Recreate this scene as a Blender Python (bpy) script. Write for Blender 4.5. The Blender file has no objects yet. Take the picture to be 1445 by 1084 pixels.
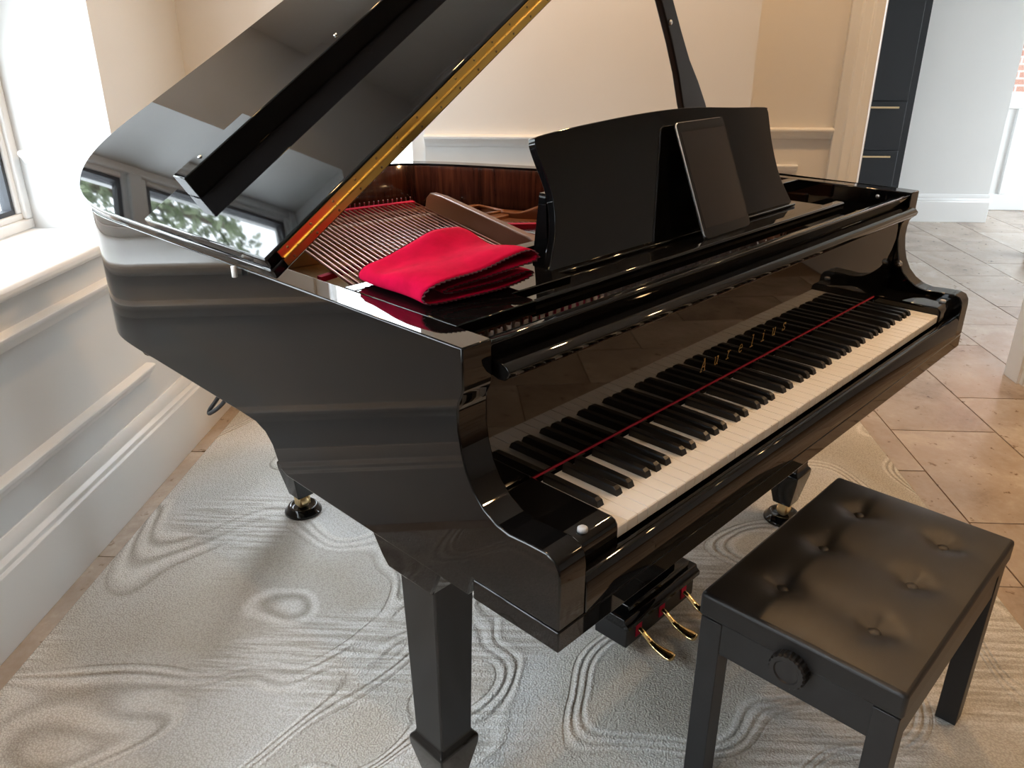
import bpy, bmesh, math, random
from mathutils import Vector, Matrix, Euler
import numpy as np
random.seed(7)
SC = bpy.context.scene
COL = SC.collection

# ------------------------------------------------------------------ camera
def cam_axes(yaw, pit, rol):
    f = Vector((math.sin(yaw)*math.cos(pit), math.cos(yaw)*math.cos(pit), -math.sin(pit)))
    r = Vector((math.cos(yaw), -math.sin(yaw), 0)); u = r.cross(f)
    c, s = math.cos(rol), math.sin(rol)
    return c*r+s*u, -s*r+c*u, f
r_, u_, f_ = cam_axes(0.80105, 0.40824, 0.00106)
cd = bpy.data.cameras.new('camera'); cam = bpy.data.objects.new('camera', cd); COL.objects.link(cam)
cam.matrix_world = Matrix(((r_.x, u_.x, -f_.x, -0.7367), (r_.y, u_.y, -f_.y, -0.5210), (r_.z, u_.z, -f_.z, 1.3112), (0, 0, 0, 1)))
cd.sensor_fit = 'HORIZONTAL'; cd.sensor_width = 36.0; cd.lens = 1129.294/1445*36.0
cd.clip_start = 0.02; cd.clip_end = 200
SC.camera = cam

# ------------------------------------------------------------------ world, exposure
SKY = 7.0
world = bpy.data.worlds.new('world'); SC.world = world; world.use_nodes = True
bg = world.node_tree.nodes['Background']; bg.inputs['Color'].default_value = (0.85, 0.935, 1.0, 1); bg.inputs['Strength'].default_value = SKY
SC.view_settings.view_transform = 'Standard'; SC.view_settings.look = 'None'
SC.view_settings.exposure = 1.06; SC.view_settings.gamma = 1.0; SC.view_settings.use_curve_mapping = False
SC.cycles.use_denoising = True
SC.cycles.max_bounces = 10; SC.cycles.diffuse_bounces = 5; SC.cycles.glossy_bounces = 6
SC.cycles.transmission_bounces = 8; SC.cycles.transparent_max_bounces = 16
SC.cycles.sample_clamp_indirect = 8.0
SC.cycles.caustics_reflective = False; SC.cycles.caustics_refractive = False

TH = 0.7164                                  # the room is turned against the piano
ROOM = Matrix.Rotation(TH, 4, 'Z')           # room-local x = u (away), y = w (towards the window wall)
def room(u, w, z=0.0): return ROOM @ Vector((u, w, z))

def portal(name, u, w, z, size_a, size_b, direction):
    ld = bpy.data.lights.new(name, 'AREA'); ld.shape = 'RECTANGLE'; ld.size = size_a; ld.size_y = size_b
    ld.cycles.is_portal = True
    o = bpy.data.objects.new(name, ld); COL.objects.link(o)
    d = ROOM.to_3x3() @ Vector(direction)
    o.rotation_mode = 'QUATERNION'; o.rotation_quaternion = (-d).to_track_quat('Z', 'Y'); o.location = room(u, w, z)
portal('window_portal', -0.17, 1.74, 1.43, 3.2, 1.4, (0, -1, 0))
portal('kitchen_portal', 4.35, -5.36, 1.3, 2.2, 2.4, (0, 1, 0))

# ------------------------------------------------------------------ materials
def nt(name):
    m = bpy.data.materials.new(name); m.use_nodes = True
    t = m.node_tree; b = t.nodes['Principled BSDF']
    return m, t, b
def S(b, **k):
    for n, v in k.items():
        n = n.replace('_', ' ')
        if n in b.inputs: b.inputs[n].default_value = v if not isinstance(v, tuple) or len(v) == 4 else (*v, 1)
def plain(name, col, rough=0.5, metal=0.0, ior=1.5, **k):
    m, t, b = nt(name); S(b, Base_Color=col, Roughness=rough, Metallic=metal, IOR=ior, **k); return m
def link(t, a, b): t.links.new(a, b)
def node(t, typ, **k):
    n = t.nodes.new(typ)
    for a, v in k.items(): setattr(n, a, v)
    return n
def ramp(t, fac, stops):
    r = node(t, 'ShaderNodeValToRGB'); e = r.color_ramp.elements
    while len(e) < len(stops): e.new(0.5)
    for el, (p, c) in zip(e, stops): el.position = p; el.color = (*c, 1)
    link(t, fac, r.inputs[0]); return r
def math_n(t, op, a, b=None, c=None):
    n = node(t, 'ShaderNodeMath', operation=op)
    for i, v in enumerate((a, b, c)):
        if v is None: continue
        if isinstance(v, (int, float)): n.inputs[i].default_value = v
        else: link(t, v, n.inputs[i])
    return n.outputs[0]
def coords(t, scale=(1, 1, 1), kind='Object'):
    tc = node(t, 'ShaderNodeTexCoord'); mp = node(t, 'ShaderNodeMapping'); mp.inputs['Scale'].default_value = scale
    link(t, tc.outputs[kind], mp.inputs[0]); return mp.outputs[0]
def noise(t, vec, scale, detail=3, rough=0.55, dist=0.0):
    n = node(t, 'ShaderNodeTexNoise'); n.inputs['Scale'].default_value = scale; n.inputs['Detail'].default_value = detail
    n.inputs['Roughness'].default_value = rough; n.inputs['Distortion'].default_value = dist; link(t, vec, n.inputs['Vector']); return n.outputs[0]
def bump(t, b, h, strength=0.3, dist=0.01):
    n = node(t, 'ShaderNodeBump'); n.inputs['Strength'].default_value = strength; n.inputs['Distance'].default_value = dist
    link(t, h, n.inputs['Height']); link(t, n.outputs[0], b.inputs['Normal']); return n

M = {}
M['lacquer'] = plain('black_polyester_lacquer', (0.0035, 0.0035, 0.0038), 0.03, ior=1.47)
M['satin_black'] = plain('satin_black_wood', (0.010, 0.010, 0.011), 0.35)
M['black_key'] = plain('black_key', (0.008, 0.008, 0.009), 0.28)
M['ivory'] = plain('white_key', (0.93, 0.92, 0.90), 0.20)
M['brass'] = plain('polished_brass', (0.92, 0.62, 0.17), 0.30, 1.0)
M['brass_bright'] = plain('bright_brass', (0.92, 0.70, 0.34), 0.10, 1.0)
M['caster_brass'] = plain('satin_brass', (0.90, 0.70, 0.38), 0.34, 0.85)
M['steel'] = plain('steel', (0.62, 0.62, 0.62), 0.25, 1.0)
M['screw'] = plain('screw_brass', (0.40, 0.28, 0.12), 0.35, 1.0)
M['plate'] = plain('bronze_plate', (0.23, 0.088, 0.036), 0.30, 0.15)
M['copper'] = plain('copper_winding', (0.36, 0.13, 0.08), 0.35, 0.8)
M['red_felt'] = plain('red_felt', (0.62, 0.012, 0.06), 0.95)
M['key_felt'] = plain('key_felt', (0.34, 0.006, 0.03), 0.95)
M['grey_felt'] = plain('white_felt', (0.72, 0.72, 0.70), 0.95)
M['rubber'] = plain('pale_rubber', (0.55, 0.57, 0.60), 0.4)
M['gold_print'] = plain('gold_print', (0.75, 0.48, 0.14), 0.35, 0.6)
M['tablet_body'] = plain('tablet_body', (0.10, 0.10, 0.105), 0.35, 0.6)
M['tablet_edge'] = plain('tablet_edge', (0.75, 0.76, 0.78), 0.22, 1.0)
M['bezel'] = plain('bezel_glass', (0.012, 0.012, 0.012), 0.08)
M['screen'] = plain('dark_screen', (0.030, 0.026, 0.024), 0.10)
M['white_gloss'] = plain('white_gloss_paint', (0.74, 0.75, 0.75), 0.28)
M['dark_band'] = plain('dark_grey_band', (0.035, 0.04, 0.05), 0.5)
M['navy'] = plain('navy_paint', (0.006, 0.009, 0.014), 0.45)
M['handle'] = plain('brushed_brass_handle', (0.66, 0.50, 0.30), 0.3, 1.0)
M['knob'] = plain('black_plastic', (0.014, 0.014, 0.015), 0.38)
M['cord'] = plain('black_cord', (0.012, 0.012, 0.014), 0.6)
M['grout'] = plain('grout', (0.25, 0.17, 0.11), 0.9)
M['bark'] = plain('bark', (0.10, 0.075, 0.05), 0.9)
M['pale_ground'] = plain('lightened_ground', (0.40, 0.40, 0.38), 0.9)  # ground colour lightened to brighten the panes and bounce daylight inside
M['pink_base'] = plain('pink_fabric', (0.55, 0.24, 0.24), 0.8)
M['lamp_trim'] = plain('lamp_trim', (0.8, 0.8, 0.8), 0.4)

def wall_mat(name, col):
    m, t, b = nt(name); v = coords(t, (1, 1, 1))
    n = noise(t, v, 2.2, 4); r = ramp(t, n, [(0.3, tuple(c*0.965 for c in col)), (0.7, col)])
    link(t, r.outputs[0], b.inputs['Base Color']); S(b, Roughness=0.62)
    bump(t, b, noise(t, v, 260, 2), 0.05, 0.002); return m
M['wall'] = wall_mat('wall_paint', (0.74, 0.72, 0.69))
M['wall_white'] = wall_mat('white_wall_paint', (0.70, 0.71, 0.71))
M['ceiling'] = wall_mat('ceiling_paint', (0.78, 0.77, 0.75))

def glass_mat():
    m, t, b = nt('window_glass'); t.nodes.remove(b)
    out = t.nodes['Material Output']; tr = node(t, 'ShaderNodeBsdfTransparent'); gl = node(t, 'ShaderNodeBsdfGlossy'); gl.inputs['Roughness'].default_value = 0.0
    lw = node(t, 'ShaderNodeLayerWeight'); sch = math_n(t, 'ADD', math_n(t, 'MULTIPLY', math_n(t, 'POWER', lw.outputs['Facing'], 5.0), 0.96), 0.04); mx = node(t, 'ShaderNodeMixShader')
    tr.inputs[0].default_value = (0.97, 0.97, 0.97, 1)
    link(t, sch, mx.inputs[0]); link(t, tr.outputs[0], mx.inputs[1]); link(t, gl.outputs[0], mx.inputs[2]); link(t, mx.outputs[0], out.inputs[0]); return m
M['glass'] = glass_mat()

def stone_mat():
    m, t, b = nt('limestone'); v = coords(t, (1, 1, 1)); oi = node(t, 'ShaderNodeObjectInfo')
    vm = node(t, 'ShaderNodeVectorMath', operation='ADD'); cx = node(t, 'ShaderNodeCombineXYZ')
    link(t, math_n(t, 'MULTIPLY', oi.outputs['Random'], 37.0), cx.inputs[0]); link(t, math_n(t, 'MULTIPLY', oi.outputs['Random'], 11.0), cx.inputs[1])
    link(t, v, vm.inputs[0]); link(t, cx.outputs[0], vm.inputs[1]); vv = vm.outputs[0]
    n1 = noise(t, vv, 3.2, 6, 0.6, 0.6); n2 = noise(t, vv, 38, 4, 0.7)
    f = math_n(t, 'ADD', math_n(t, 'MULTIPLY', n1, 0.75), math_n(t, 'MULTIPLY', n2, 0.25))
    f = math_n(t, 'ADD', f, math_n(t, 'MULTIPLY', math_n(t, 'SUBTRACT', oi.outputs['Random'], 0.5), 0.16))
    r = ramp(t, f, [(0.30, (0.27, 0.20, 0.15)), (0.45, (0.40, 0.32, 0.255)), (0.56, (0.45, 0.375, 0.31)), (0.70, (0.57, 0.50, 0.43))])
    pit = noise(t, vv, 21, 3, 0.6); pr = ramp(t, pit, [(0.30, (0.45, 0.37, 0.31)), (0.37, (1, 1, 1))])
    mx = node(t, 'ShaderNodeMix', data_type='RGBA', blend_type='MULTIPLY'); mx.inputs[0].default_value = 1
    link(t, r.outputs[0], mx.inputs[6]); link(t, pr.outputs[0], mx.inputs[7]); link(t, mx.outputs[2], b.inputs['Base Color'])
    rr = ramp(t, n1, [(0.3, (0.13,)*3), (0.7, (0.28,)*3)]); link(t, rr.outputs[0], b.inputs['Roughness'])
    bump(t, b, f, 0.12, 0.01); return m
M['stone'] = stone_mat()

def rosewood_mat():
    m, t, b = nt('rosewood_veneer'); v = coords(t, (1, 1, 1))
    # grain runs vertically on the lining: stretch along z
    mp = node(t, 'ShaderNodeMapping'); mp.inputs['Scale'].default_value = (14, 14, 0.9); link(t, v, mp.inputs[0])
    n = noise(t, mp.outputs[0], 3.0, 5, 0.65, 0.8); r = ramp(t, n, [(0.30, (0.010, 0.004, 0.003)), (0.5, (0.045, 0.013, 0.008)), (0.72, (0.10, 0.030, 0.015))])
    link(t, r.outputs[0], b.inputs['Base Color']); S(b, Roughness=0.12); return m
M['rosewood'] = rosewood_mat()

def spruce_mat():
    m, t, b = nt('spruce_soundboard'); v = coords(t, (60, 2.0, 2.0))
    n = noise(t, v, 1.0, 3); r = ramp(t, n, [(0.3, (0.46, 0.28, 0.13)), (0.7, (0.60, 0.40, 0.21))])
    link(t, r.outputs[0], b.inputs['Base Color']); S(b, Roughness=0.12); return m
M['spruce'] = spruce_mat()
M['beech'] = plain('beech', (0.60, 0.36, 0.17), 0.4)

def rug_mat():
    m, t, b = nt('carved_loop_pile'); v0 = coords(t, (1, 1, 1))
    m1 = node(t, 'ShaderNodeMapping'); m1.inputs['Rotation'].default_value = (0, 0, math.radians(38)); link(t, v0, m1.inputs[0])
    m2 = node(t, 'ShaderNodeMapping'); m2.inputs['Scale'].default_value = (0.85, 1.35, 1); link(t, m1.outputs[0], m2.inputs[0]); v = m2.outputs[0]
    def noise_vec(scale, detail):
        n = node(t, 'ShaderNodeTexNoise'); n.inputs['Scale'].default_value = scale; n.inputs['Detail'].default_value = detail
        link(t, v, n.inputs['Vector']); return n
    nv = noise_vec(0.95, 2.0); nv.inputs['Distortion'].default_value = 0.45
    h = nv.outputs[0]
    # contour lines: groups of ridges with grooves between, at level sets of a smooth field
    fr = math_n(t, 'FRACT', math_n(t, 'MULTIPLY', h, 9.0))
    def near(x0, w0, w1): return ramp(t, math_n(t, 'ABSOLUTE', math_n(t, 'SUBTRACT', fr, x0)), [(w0, (1, 1, 1)), (w1, (0, 0, 0))]).outputs[0]
    line = math_n(t, 'MAXIMUM', math_n(t, 'MAXIMUM', near(0.40, 0.01, 0.045), near(0.50, 0.015, 0.05)), near(0.605, 0.01, 0.04))
    line2 = math_n(t, 'MAXIMUM', math_n(t, 'MAXIMUM', near(0.45, 0.004, 0.03), near(0.555, 0.004, 0.03)), near(0.67, 0.004, 0.02))
    zone = ramp(t, noise(t, v, 1.3, 2), [(0.38, (0, 0, 0)), (0.50, (1, 1, 1))]).outputs[0]
    # striped weave patches inside some plateaus
    mp = node(t, 'ShaderNodeMapping'); mp.inputs['Scale'].default_value = (75, 5, 1); link(t, v0, mp.inputs[0])
    st = noise(t, mp.outputs[0], 1.0, 2, 0.5)
    patch = ramp(t, noise(t, v, 1.5, 1), [(0.50, (0, 0, 0)), (0.55, (1, 1, 1))]).outputs[0]
    base = ramp(t, h, [(0.30, (0.58, 0.55, 0.48)), (0.40, (0.73, 0.72, 0.68)), (0.48, (0.80, 0.81, 0.82)), (0.56, (0.65, 0.625, 0.57)), (0.68, (0.80, 0.81, 0.83))]).outputs[0]
    def mixc(fac, a, bb, kind='MIX'):
        x = node(t, 'ShaderNodeMix', data_type='RGBA', blend_type=kind)
        if isinstance(fac, float): x.inputs[0].default_value = fac
        else: link(t, fac, x.inputs[0])
        for i, c in ((6, a), (7, bb)):
            if isinstance(c, tuple): x.inputs[i].default_value = (*c, 1)
            else: link(t, c, x.inputs[i])
        return x.outputs[2]
    c = mixc(math_n(t, 'MULTIPLY', line, 0.85), base, (0.94, 0.94, 0.93))
    c = mixc(math_n(t, 'MULTIPLY', math_n(t, 'MULTIPLY', line2, zone), 0.85), c, (0.52, 0.50, 0.46))
    stc = ramp(t, st, [(0.40, (0.58, 0.565, 0.53)), (0.58, (0.92, 0.93, 0.94))]).outputs[0]
    c = mixc(math_n(t, 'MULTIPLY', patch, 0.75), c, stc)
    vo = node(t, 'ShaderNodeTexVoronoi'); vo.inputs['Scale'].default_value = 230; link(t, v0, vo.inputs['Vector'])
    lp = ramp(t, vo.outputs['Distance'], [(0.0, (1, 1, 1)), (0.75, (0.60, 0.58, 0.55))]).outputs[0]
    c = mixc(0.8, c, lp, 'MULTIPLY')
    link(t, c, b.inputs['Base Color']); S(b, Roughness=0.95); b.inputs['Specular IOR Level'].default_value = 0.1
    hh = math_n(t, 'ADD', math_n(t, 'MULTIPLY', math_n(t, 'SUBTRACT', 1.0, vo.outputs['Distance']), 0.42),
                math_n(t, 'ADD', math_n(t, 'MULTIPLY', line, 0.45), math_n(t, 'MULTIPLY', math_n(t, 'MULTIPLY', line2, zone), -0.45)))
    hh = math_n(t, 'ADD', hh, math_n(t, 'MULTIPLY', math_n(t, 'MULTIPLY', st, patch), 0.9))
    bump(t, b, hh, 0.7, 0.009); return m
M['rug'] = rug_mat()

def cloth_mat():
    m, t, b = nt('crimson_microfibre'); v = coords(t, (1, 1, 1))
    n = noise(t, v, 35, 4, 0.6); r = ramp(t, n, [(0.3, (0.34, 0.0005, 0.026)), (0.7, (0.46, 0.0008, 0.038))])
    link(t, r.outputs[0], b.inputs['Base Color']); S(b, Roughness=0.95); b.inputs['Specular IOR Level'].default_value = 0.08
    b.inputs['Sheen Tint'].default_value = (1, 0.25, 0.4, 1)
    bump(t, b, noise(t, v, 700, 2), 0.25, 0.001); return m
M['cloth'] = cloth_mat()
M['stitch'] = plain('dark_red_stitch', (0.055, 0.001, 0.008), 0.9)

def leather_mat():
    m, t, b = nt('black_leatherette'); v = coords(t, (1, 1, 1)); S(b, Base_Color=(0.0105, 0.0105, 0.0108), Roughness=0.44)
    vo = node(t, 'ShaderNodeTexVoronoi'); vo.inputs['Scale'].default_value = 520; link(t, v, vo.inputs['Vector'])
    bump(t, b, vo.outputs['Distance'], 0.12, 0.0008); return m
M['leather'] = leather_mat()
def dusty_mat():
    m, t, b = nt('satin_black_paint'); v = coords(t, (1, 1, 1)); n = noise(t, v, 14, 4, 0.6)
    r = ramp(t, n, [(0.3, (0.010, 0.011, 0.012)), (0.75, (0.018, 0.019, 0.021))]); link(t, r.outputs[0], b.inputs['Base Color']); S(b, Roughness=0.42); return m
M['bench_wood'] = dusty_mat()
def leaf_mat():
    m, t, b = nt('leaves'); v = coords(t, (1, 1, 1)); n = noise(t, v, 3.0, 3)
    r = ramp(t, n, [(0.3, (0.12, 0.165, 0.08)), (0.7, (0.30, 0.36, 0.21))]); link(t, r.outputs[0], b.inputs['Base Color']); S(b, Roughness=0.5); return m
M['leaf'] = leaf_mat()
def brick_mat():
    m, t, b = nt('brick_wall'); v = coords(t, (1, 1, 1)); sp = node(t, 'ShaderNodeSeparateXYZ'); cb = node(t, 'ShaderNodeCombineXYZ'); link(t, v, sp.inputs[0])
    link(t, sp.outputs[1], cb.inputs[0]); link(t, sp.outputs[2], cb.inputs[1])
    br = node(t, 'ShaderNodeTexBrick'); br.inputs['Scale'].default_value = 1.0; br.inputs['Brick Width'].default_value = 0.225; br.inputs['Row Height'].default_value = 0.075
    br.inputs['Mortar Size'].default_value = 0.010; br.inputs['Color1'].default_value = (0.13, 0.055, 0.038, 1); br.inputs['Color2'].default_value = (0.16, 0.085, 0.062, 1); br.inputs['Mortar'].default_value = (0.2, 0.18, 0.165, 1)
    link(t, cb.outputs[0], br.inputs['Vector']); link(t, br.outputs[0], b.inputs['Base Color']); S(b, Roughness=0.9); return m
M['brick'] = brick_mat()
def emis(name, col, s):
    m, t, b = nt(name); S(b, Base_Color=(0.8, 0.8, 0.8), Emission_Color=col, Emission_Strength=s); return m
M['bulb'] = emis('lamp_glow', (1.0, 0.72, 0.42), 30.0)

# ------------------------------------------------------------------ mesh builder
class MB:
    def __init__(s): s.v = []; s.f = []
    def add(s, vs, fs):
        o = len(s.v); s.v += [tuple(p) for p in vs]; s.f += [tuple(i+o for i in f) for f in fs]; return s
    def box(s, x0, x1, y0, y1, z0, z1):
        return s.add([(x0,y0,z0),(x1,y0,z0),(x1,y1,z0),(x0,y1,z0),(x0,y0,z1),(x1,y0,z1),(x1,y1,z1),(x0,y1,z1)],
                     [(0,3,2,1),(4,5,6,7),(0,1,5,4),(1,2,6,5),(2,3,7,6),(3,0,4,7)])
    def hexa(s, lo, hi):          # lo, hi: two matching rings of points
        n = len(lo)
        return s.add(list(lo)+list(hi), [tuple(range(n-1,-1,-1)), tuple(range(n,2*n))]+[(i,(i+1)%n,(i+1)%n+n,i+n) for i in range(n)])
    def prism(s, poly, axis, a, b):  # poly in the other two axes (cyclic order y,z / x,z / x,y)
        def P(p, t): return (t,p[0],p[1]) if axis=='x' else (p[0],t,p[1]) if axis=='y' else (p[0],p[1],t)
        return s.hexa([P(p,a) for p in poly],[P(p,b) for p in poly])
    def tube(s, path, r, n=8, cap=True):
        path = [Vector(p) for p in path]; rr = r if isinstance(r,(list,tuple)) else [r]*len(path); rings = []
        up = None
        for i,p in enumerate(path):
            d = (path[min(i+1,len(path)-1)]-path[max(i-1,0)]).normalized()
            if up is None: up = Vector((0,0,1)) if abs(d.z)<0.9 else Vector((1,0,0))
            a = d.cross(up); a = a.normalized() if a.length>1e-6 else Vector((1,0,0)); b = a.cross(d).normalized(); up = b
            rings.append([p+rr[i]*(math.cos(2*math.pi*k/n)*a+math.sin(2*math.pi*k/n)*b) for k in range(n)])
        vs = [q for R in rings for q in R]; fs = []
        for i in range(len(path)-1):
            for k in range(n): fs.append((i*n+k,i*n+(k+1)%n,(i+1)*n+(k+1)%n,(i+1)*n+k))
        if cap: fs += [tuple(range(n-1,-1,-1)), tuple((len(path)-1)*n+k for k in range(n))]
        return s.add(vs,fs)
    def lathe(s, prof, c, axis=(0,0,1), n=20):   # prof: (radius, height)
        q = Vector((0,0,1)).rotation_difference(Vector(axis)); c = Vector(c); vs=[]; fs=[]
        for r,h in prof:
            for k in range(n): vs.append(c+q@Vector((r*math.cos(2*math.pi*k/n),r*math.sin(2*math.pi*k/n),h)))
        for i in range(len(prof)-1):
            for k in range(n): fs.append((i*n+k,i*n+(k+1)%n,(i+1)*n+(k+1)%n,(i+1)*n+k))
        fs += [tuple(range(n-1,-1,-1)), tuple((len(prof)-1)*n+k for k in range(n))]
        return s.add(vs,fs)
    def mesh(s, name, mat, smooth=False):
        me = bpy.data.meshes.new(name); me.from_pydata(s.v,[],s.f); me.update()
        bm = bmesh.new(); bm.from_mesh(me); bmesh.ops.recalc_face_normals(bm, faces=bm.faces); bm.to_mesh(me); bm.free()
        me.materials.append(mat if not isinstance(mat,str) else M[mat])
        if smooth: me.polygons.foreach_set('use_smooth',[True]*len(me.polygons))
        return me
def put(name, me, parent=None, mw=None, bevel=0.0, seg=2, auto=None):
    o = bpy.data.objects.new(name, me); COL.objects.link(o)
    mw = mw or Matrix.Identity(4)
    if parent is not None:
        o.parent = parent; o.matrix_parent_inverse = Matrix.Identity(4)
        o.matrix_basis = parent['_inv_'] @ mw if False else PINV[parent.name] @ mw
    else: o.matrix_basis = mw
    PINV[o.name] = (mw.inverted())
    if bevel:
        b = o.modifiers.new('bevel','BEVEL'); b.width = bevel; b.segments = seg; b.limit_method = 'ANGLE'; b.angle_limit = math.radians(40); b.harden_normals = False
        me.polygons.foreach_set('use_smooth',[True]*len(me.polygons))
        try: me.set_sharp_from_angle(angle=math.radians(40))
        except Exception: pass
    elif auto:
        me.polygons.foreach_set('use_smooth',[True]*len(me.polygons))
        me.set_sharp_from_angle(angle=math.radians(auto))
    return o
PINV = {}
def part(name, mb, mat, parent=None, mw=None, bevel=0.0, seg=2, smooth=False, auto=None, label=None, kind=None):
    o = put(name, mb.mesh(name, mat, smooth), parent, mw, bevel, seg, auto)
    if label: o['label'] = label
    if kind: o['kind'] = kind
    return o
def tag(o, label, cat=None, group=None, kind=None):
    o['label'] = label
    if cat: o['category'] = cat
    if group: o['group'] = group
    if kind: o['kind'] = kind
    return o
def thing(name, loc, label, cat, group=None):
    o = bpy.data.objects.new(name, None); COL.objects.link(o); o.empty_display_size = 0.1
    o.matrix_basis = Matrix.Translation(loc); PINV[o.name] = Matrix.Translation(loc).inverted()
    return tag(o, label, cat, group)
def catmull(pts, n=8, closed=False):
    out = []; P = [Vector(p) for p in pts]; N = len(P)
    rng = range(N) if closed else range(N-1)
    for i in rng:
        p0 = P[(i-1)%N] if closed else P[max(i-1,0)]; p1 = P[i]; p2 = P[(i+1)%N]; p3 = P[(i+2)%N] if closed else P[min(i+2,N-1)]
        for k in range(n):
            t = k/n
            out.append(0.5*((2*p1)+(p2-p0)*t+(2*p0-5*p1+4*p2-p3)*t*t+(3*p1-p0-3*p2+p3)*t**3))
    if not closed: out.append(P[-1])
    return out
def struct(o, label=None): 
    o['kind'] = 'structure'
    if label: o['label'] = label
    return o

# ================================================================== SETTING
WW = 1.355            # window wall plane (w)
UB = 1.95             # back wall plane (u)
UD = 2.25             # recessed wall with the doorway
CEIL = 2.55
SILL = 0.79; HEAD = 2.06; U0, U1 = -1.75, 1.405   # window opening
# --- floor with its stone tiles
fl = part('floor', MB().box(-4.8, 6.6, -6.0, 1.9, -0.06, -0.006), 'grout', mw=ROOM); struct(fl, 'limestone tiled floor laid in a half bond')
tile_l, tile_w, gap = 0.61, 0.374, 0.005
tm = MB().box(0, tile_l-gap, 0, tile_w-gap, -0.012, 0).mesh('tile', 'stone')
nt_ = 0
for i in range(-8, 12):
    v0 = 1.152+tile_w*i
    off = (1.79+0.305*i) % tile_l
    for k in range(-6, 11):
        u0 = off+tile_l*k
        uc, vc = u0+tile_l/2, v0+tile_w/2
        seen = (-1.5 < vc < 3.3 and -1.1 < uc < 2.6) or (2.5 < uc < 6.2 and 0.9 < vc < 4.6)
        if not seen or (-1.0 < vc < 0.75 and -0.6 < uc < 1.5): continue
        o = bpy.data.objects.new('tile', tm); COL.objects.link(o); o.parent = fl; o.matrix_basis = Matrix.Translation((u0, -v0-tile_w+gap, random.uniform(-0.0006, 0.0004))); nt_ += 1
        # o sits in the floor's own frame

# --- window wall
ww = MB()
ww.box(-4.6, UB, WW, WW+0.42, -0.01, SILL-0.03)
ww.box(-4.6, U0, WW, WW+0.42, SILL-0.03, CEIL)
ww.box(U1, UB, WW, WW+0.42, SILL-0.03, CEIL)
ww.box(U0, U1, WW, WW+0.42, HEAD, CEIL)
wall_win = struct(part('wall_window', ww, 'wall_white', mw=ROOM), 'white panelled wall below and beside the bay window')
sill = struct(part('trim_1', MB().box(U0, U1, WW-0.022, WW+0.30, SILL-0.032, SILL), 'white_gloss', mw=ROOM, bevel=0.012, seg=3), 'deep white window sill board')
def strip(name, prof, a, b, mw, mat='white_gloss', label=None, bevel=0.0015):
    """a moulding: prof = (out, z) swept along local x"""
    return struct(part(name, MB().prism(prof, 'x', a, b), mat, mw=mw, bevel=bevel, seg=1), label)
def on_window_wall(prof): return [(WW-o, z) for o, z in prof]
def rail(z0, z1, d=0.030):
    h = z1-z0
    return [(-0.005, z0), (0.006, z0), (0.010, z0+0.18*h), (0.016, z0+0.40*h), (d*0.8, z0+0.55*h), (d, z0+0.72*h), (d, z0+0.9*h), (d*0.7, z1), (-0.005, z1)]
skirt = [(-0.005, 0), (0.030, 0), (0.030, 0.182), (0.024, 0.188), (0.024, 0.200), (0.014, 0.210), (0.014, 0.228), (0.004, 0.248), (-0.005, 0.248)]
strip('trim_2', on_window_wall(rail(0.645, 0.690)), -4.6, UB, ROOM, label='white apron moulding below the window sill')
strip('trim_3', on_window_wall(rail(0.335, 0.380)), -4.6, 1.36, ROOM, label='white lower panel moulding on the window wall')
strip('baseboard_window', on_window_wall(skirt), -4.6, UB, ROOM, label='tall white stepped skirting along the window wall')
# dado on the reveal (runs along w)
RW = Matrix.Rotation(math.pi/2, 4, 'Z')   # local x -> w, local y -> -u
strip('trim_4', [(-(U1)+o, z) for o, z in rail(0.975, 1.015)], WW+0.0, WW+0.27, ROOM@RW, label='white dado rail on the window reveal')

# --- windows in the bay
TRANS = 1.425
def window(name, u0, u1, w, z0, z1, label):
    f = 0.030
    def frame(mb, a0, a1, b0, b1, t, y0, y1):
        mb.box(a0, a1, y0, y1, b0, b0+t); mb.box(a0, a1, y0, y1, b1-t, b1); mb.box(a0, a0+t, y0, y1, b0+t, b1-t); mb.box(a1-t, a1, y0, y1, b0+t, b1-t); return mb
    o = frame(MB(), u0, u1, z0, z1, f, w, w+0.07)
    o.box(u0+f, u1-f, w, w+0.07, TRANS-0.022, TRANS+0.022)
    win = struct(part(name, o, 'white_gloss', mw=ROOM, bevel=0.004), label)
    for lo_z, hi_z in ((z0+f, TRANS-0.022), (TRANS+0.022, z1-f)):
        a0, a1, b0, b1 = u0+f-0.002, u1-f+0.002, lo_z-0.002, hi_z+0.002
        part('sash', frame(MB(), a0, a1, b0, b1, 0.020, w+0.012, w+0.058), 'white_gloss', win, ROOM, bevel=0.004)
        part('dark_band', frame(MB(), a0+0.019, a1-0.019, b0+0.019, b1-0.019, 0.014, w+0.02, w+0.05), 'dark_band', win, ROOM)  # plain dark band between sash and pane
        part('pane', MB().box(a0+0.031, a1-0.031, w+0.032, w+0.036, b0+0.031, b1-0.031), 'glass', win, ROOM)
    return win
seg = (U1-U0)/4
for k in range(4):
    window('window_%d' % (k+1), U0+seg*k, U0+seg*(k+1), WW+0.285, SILL, HEAD, 'white framed casement window above the deep sill')
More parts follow.
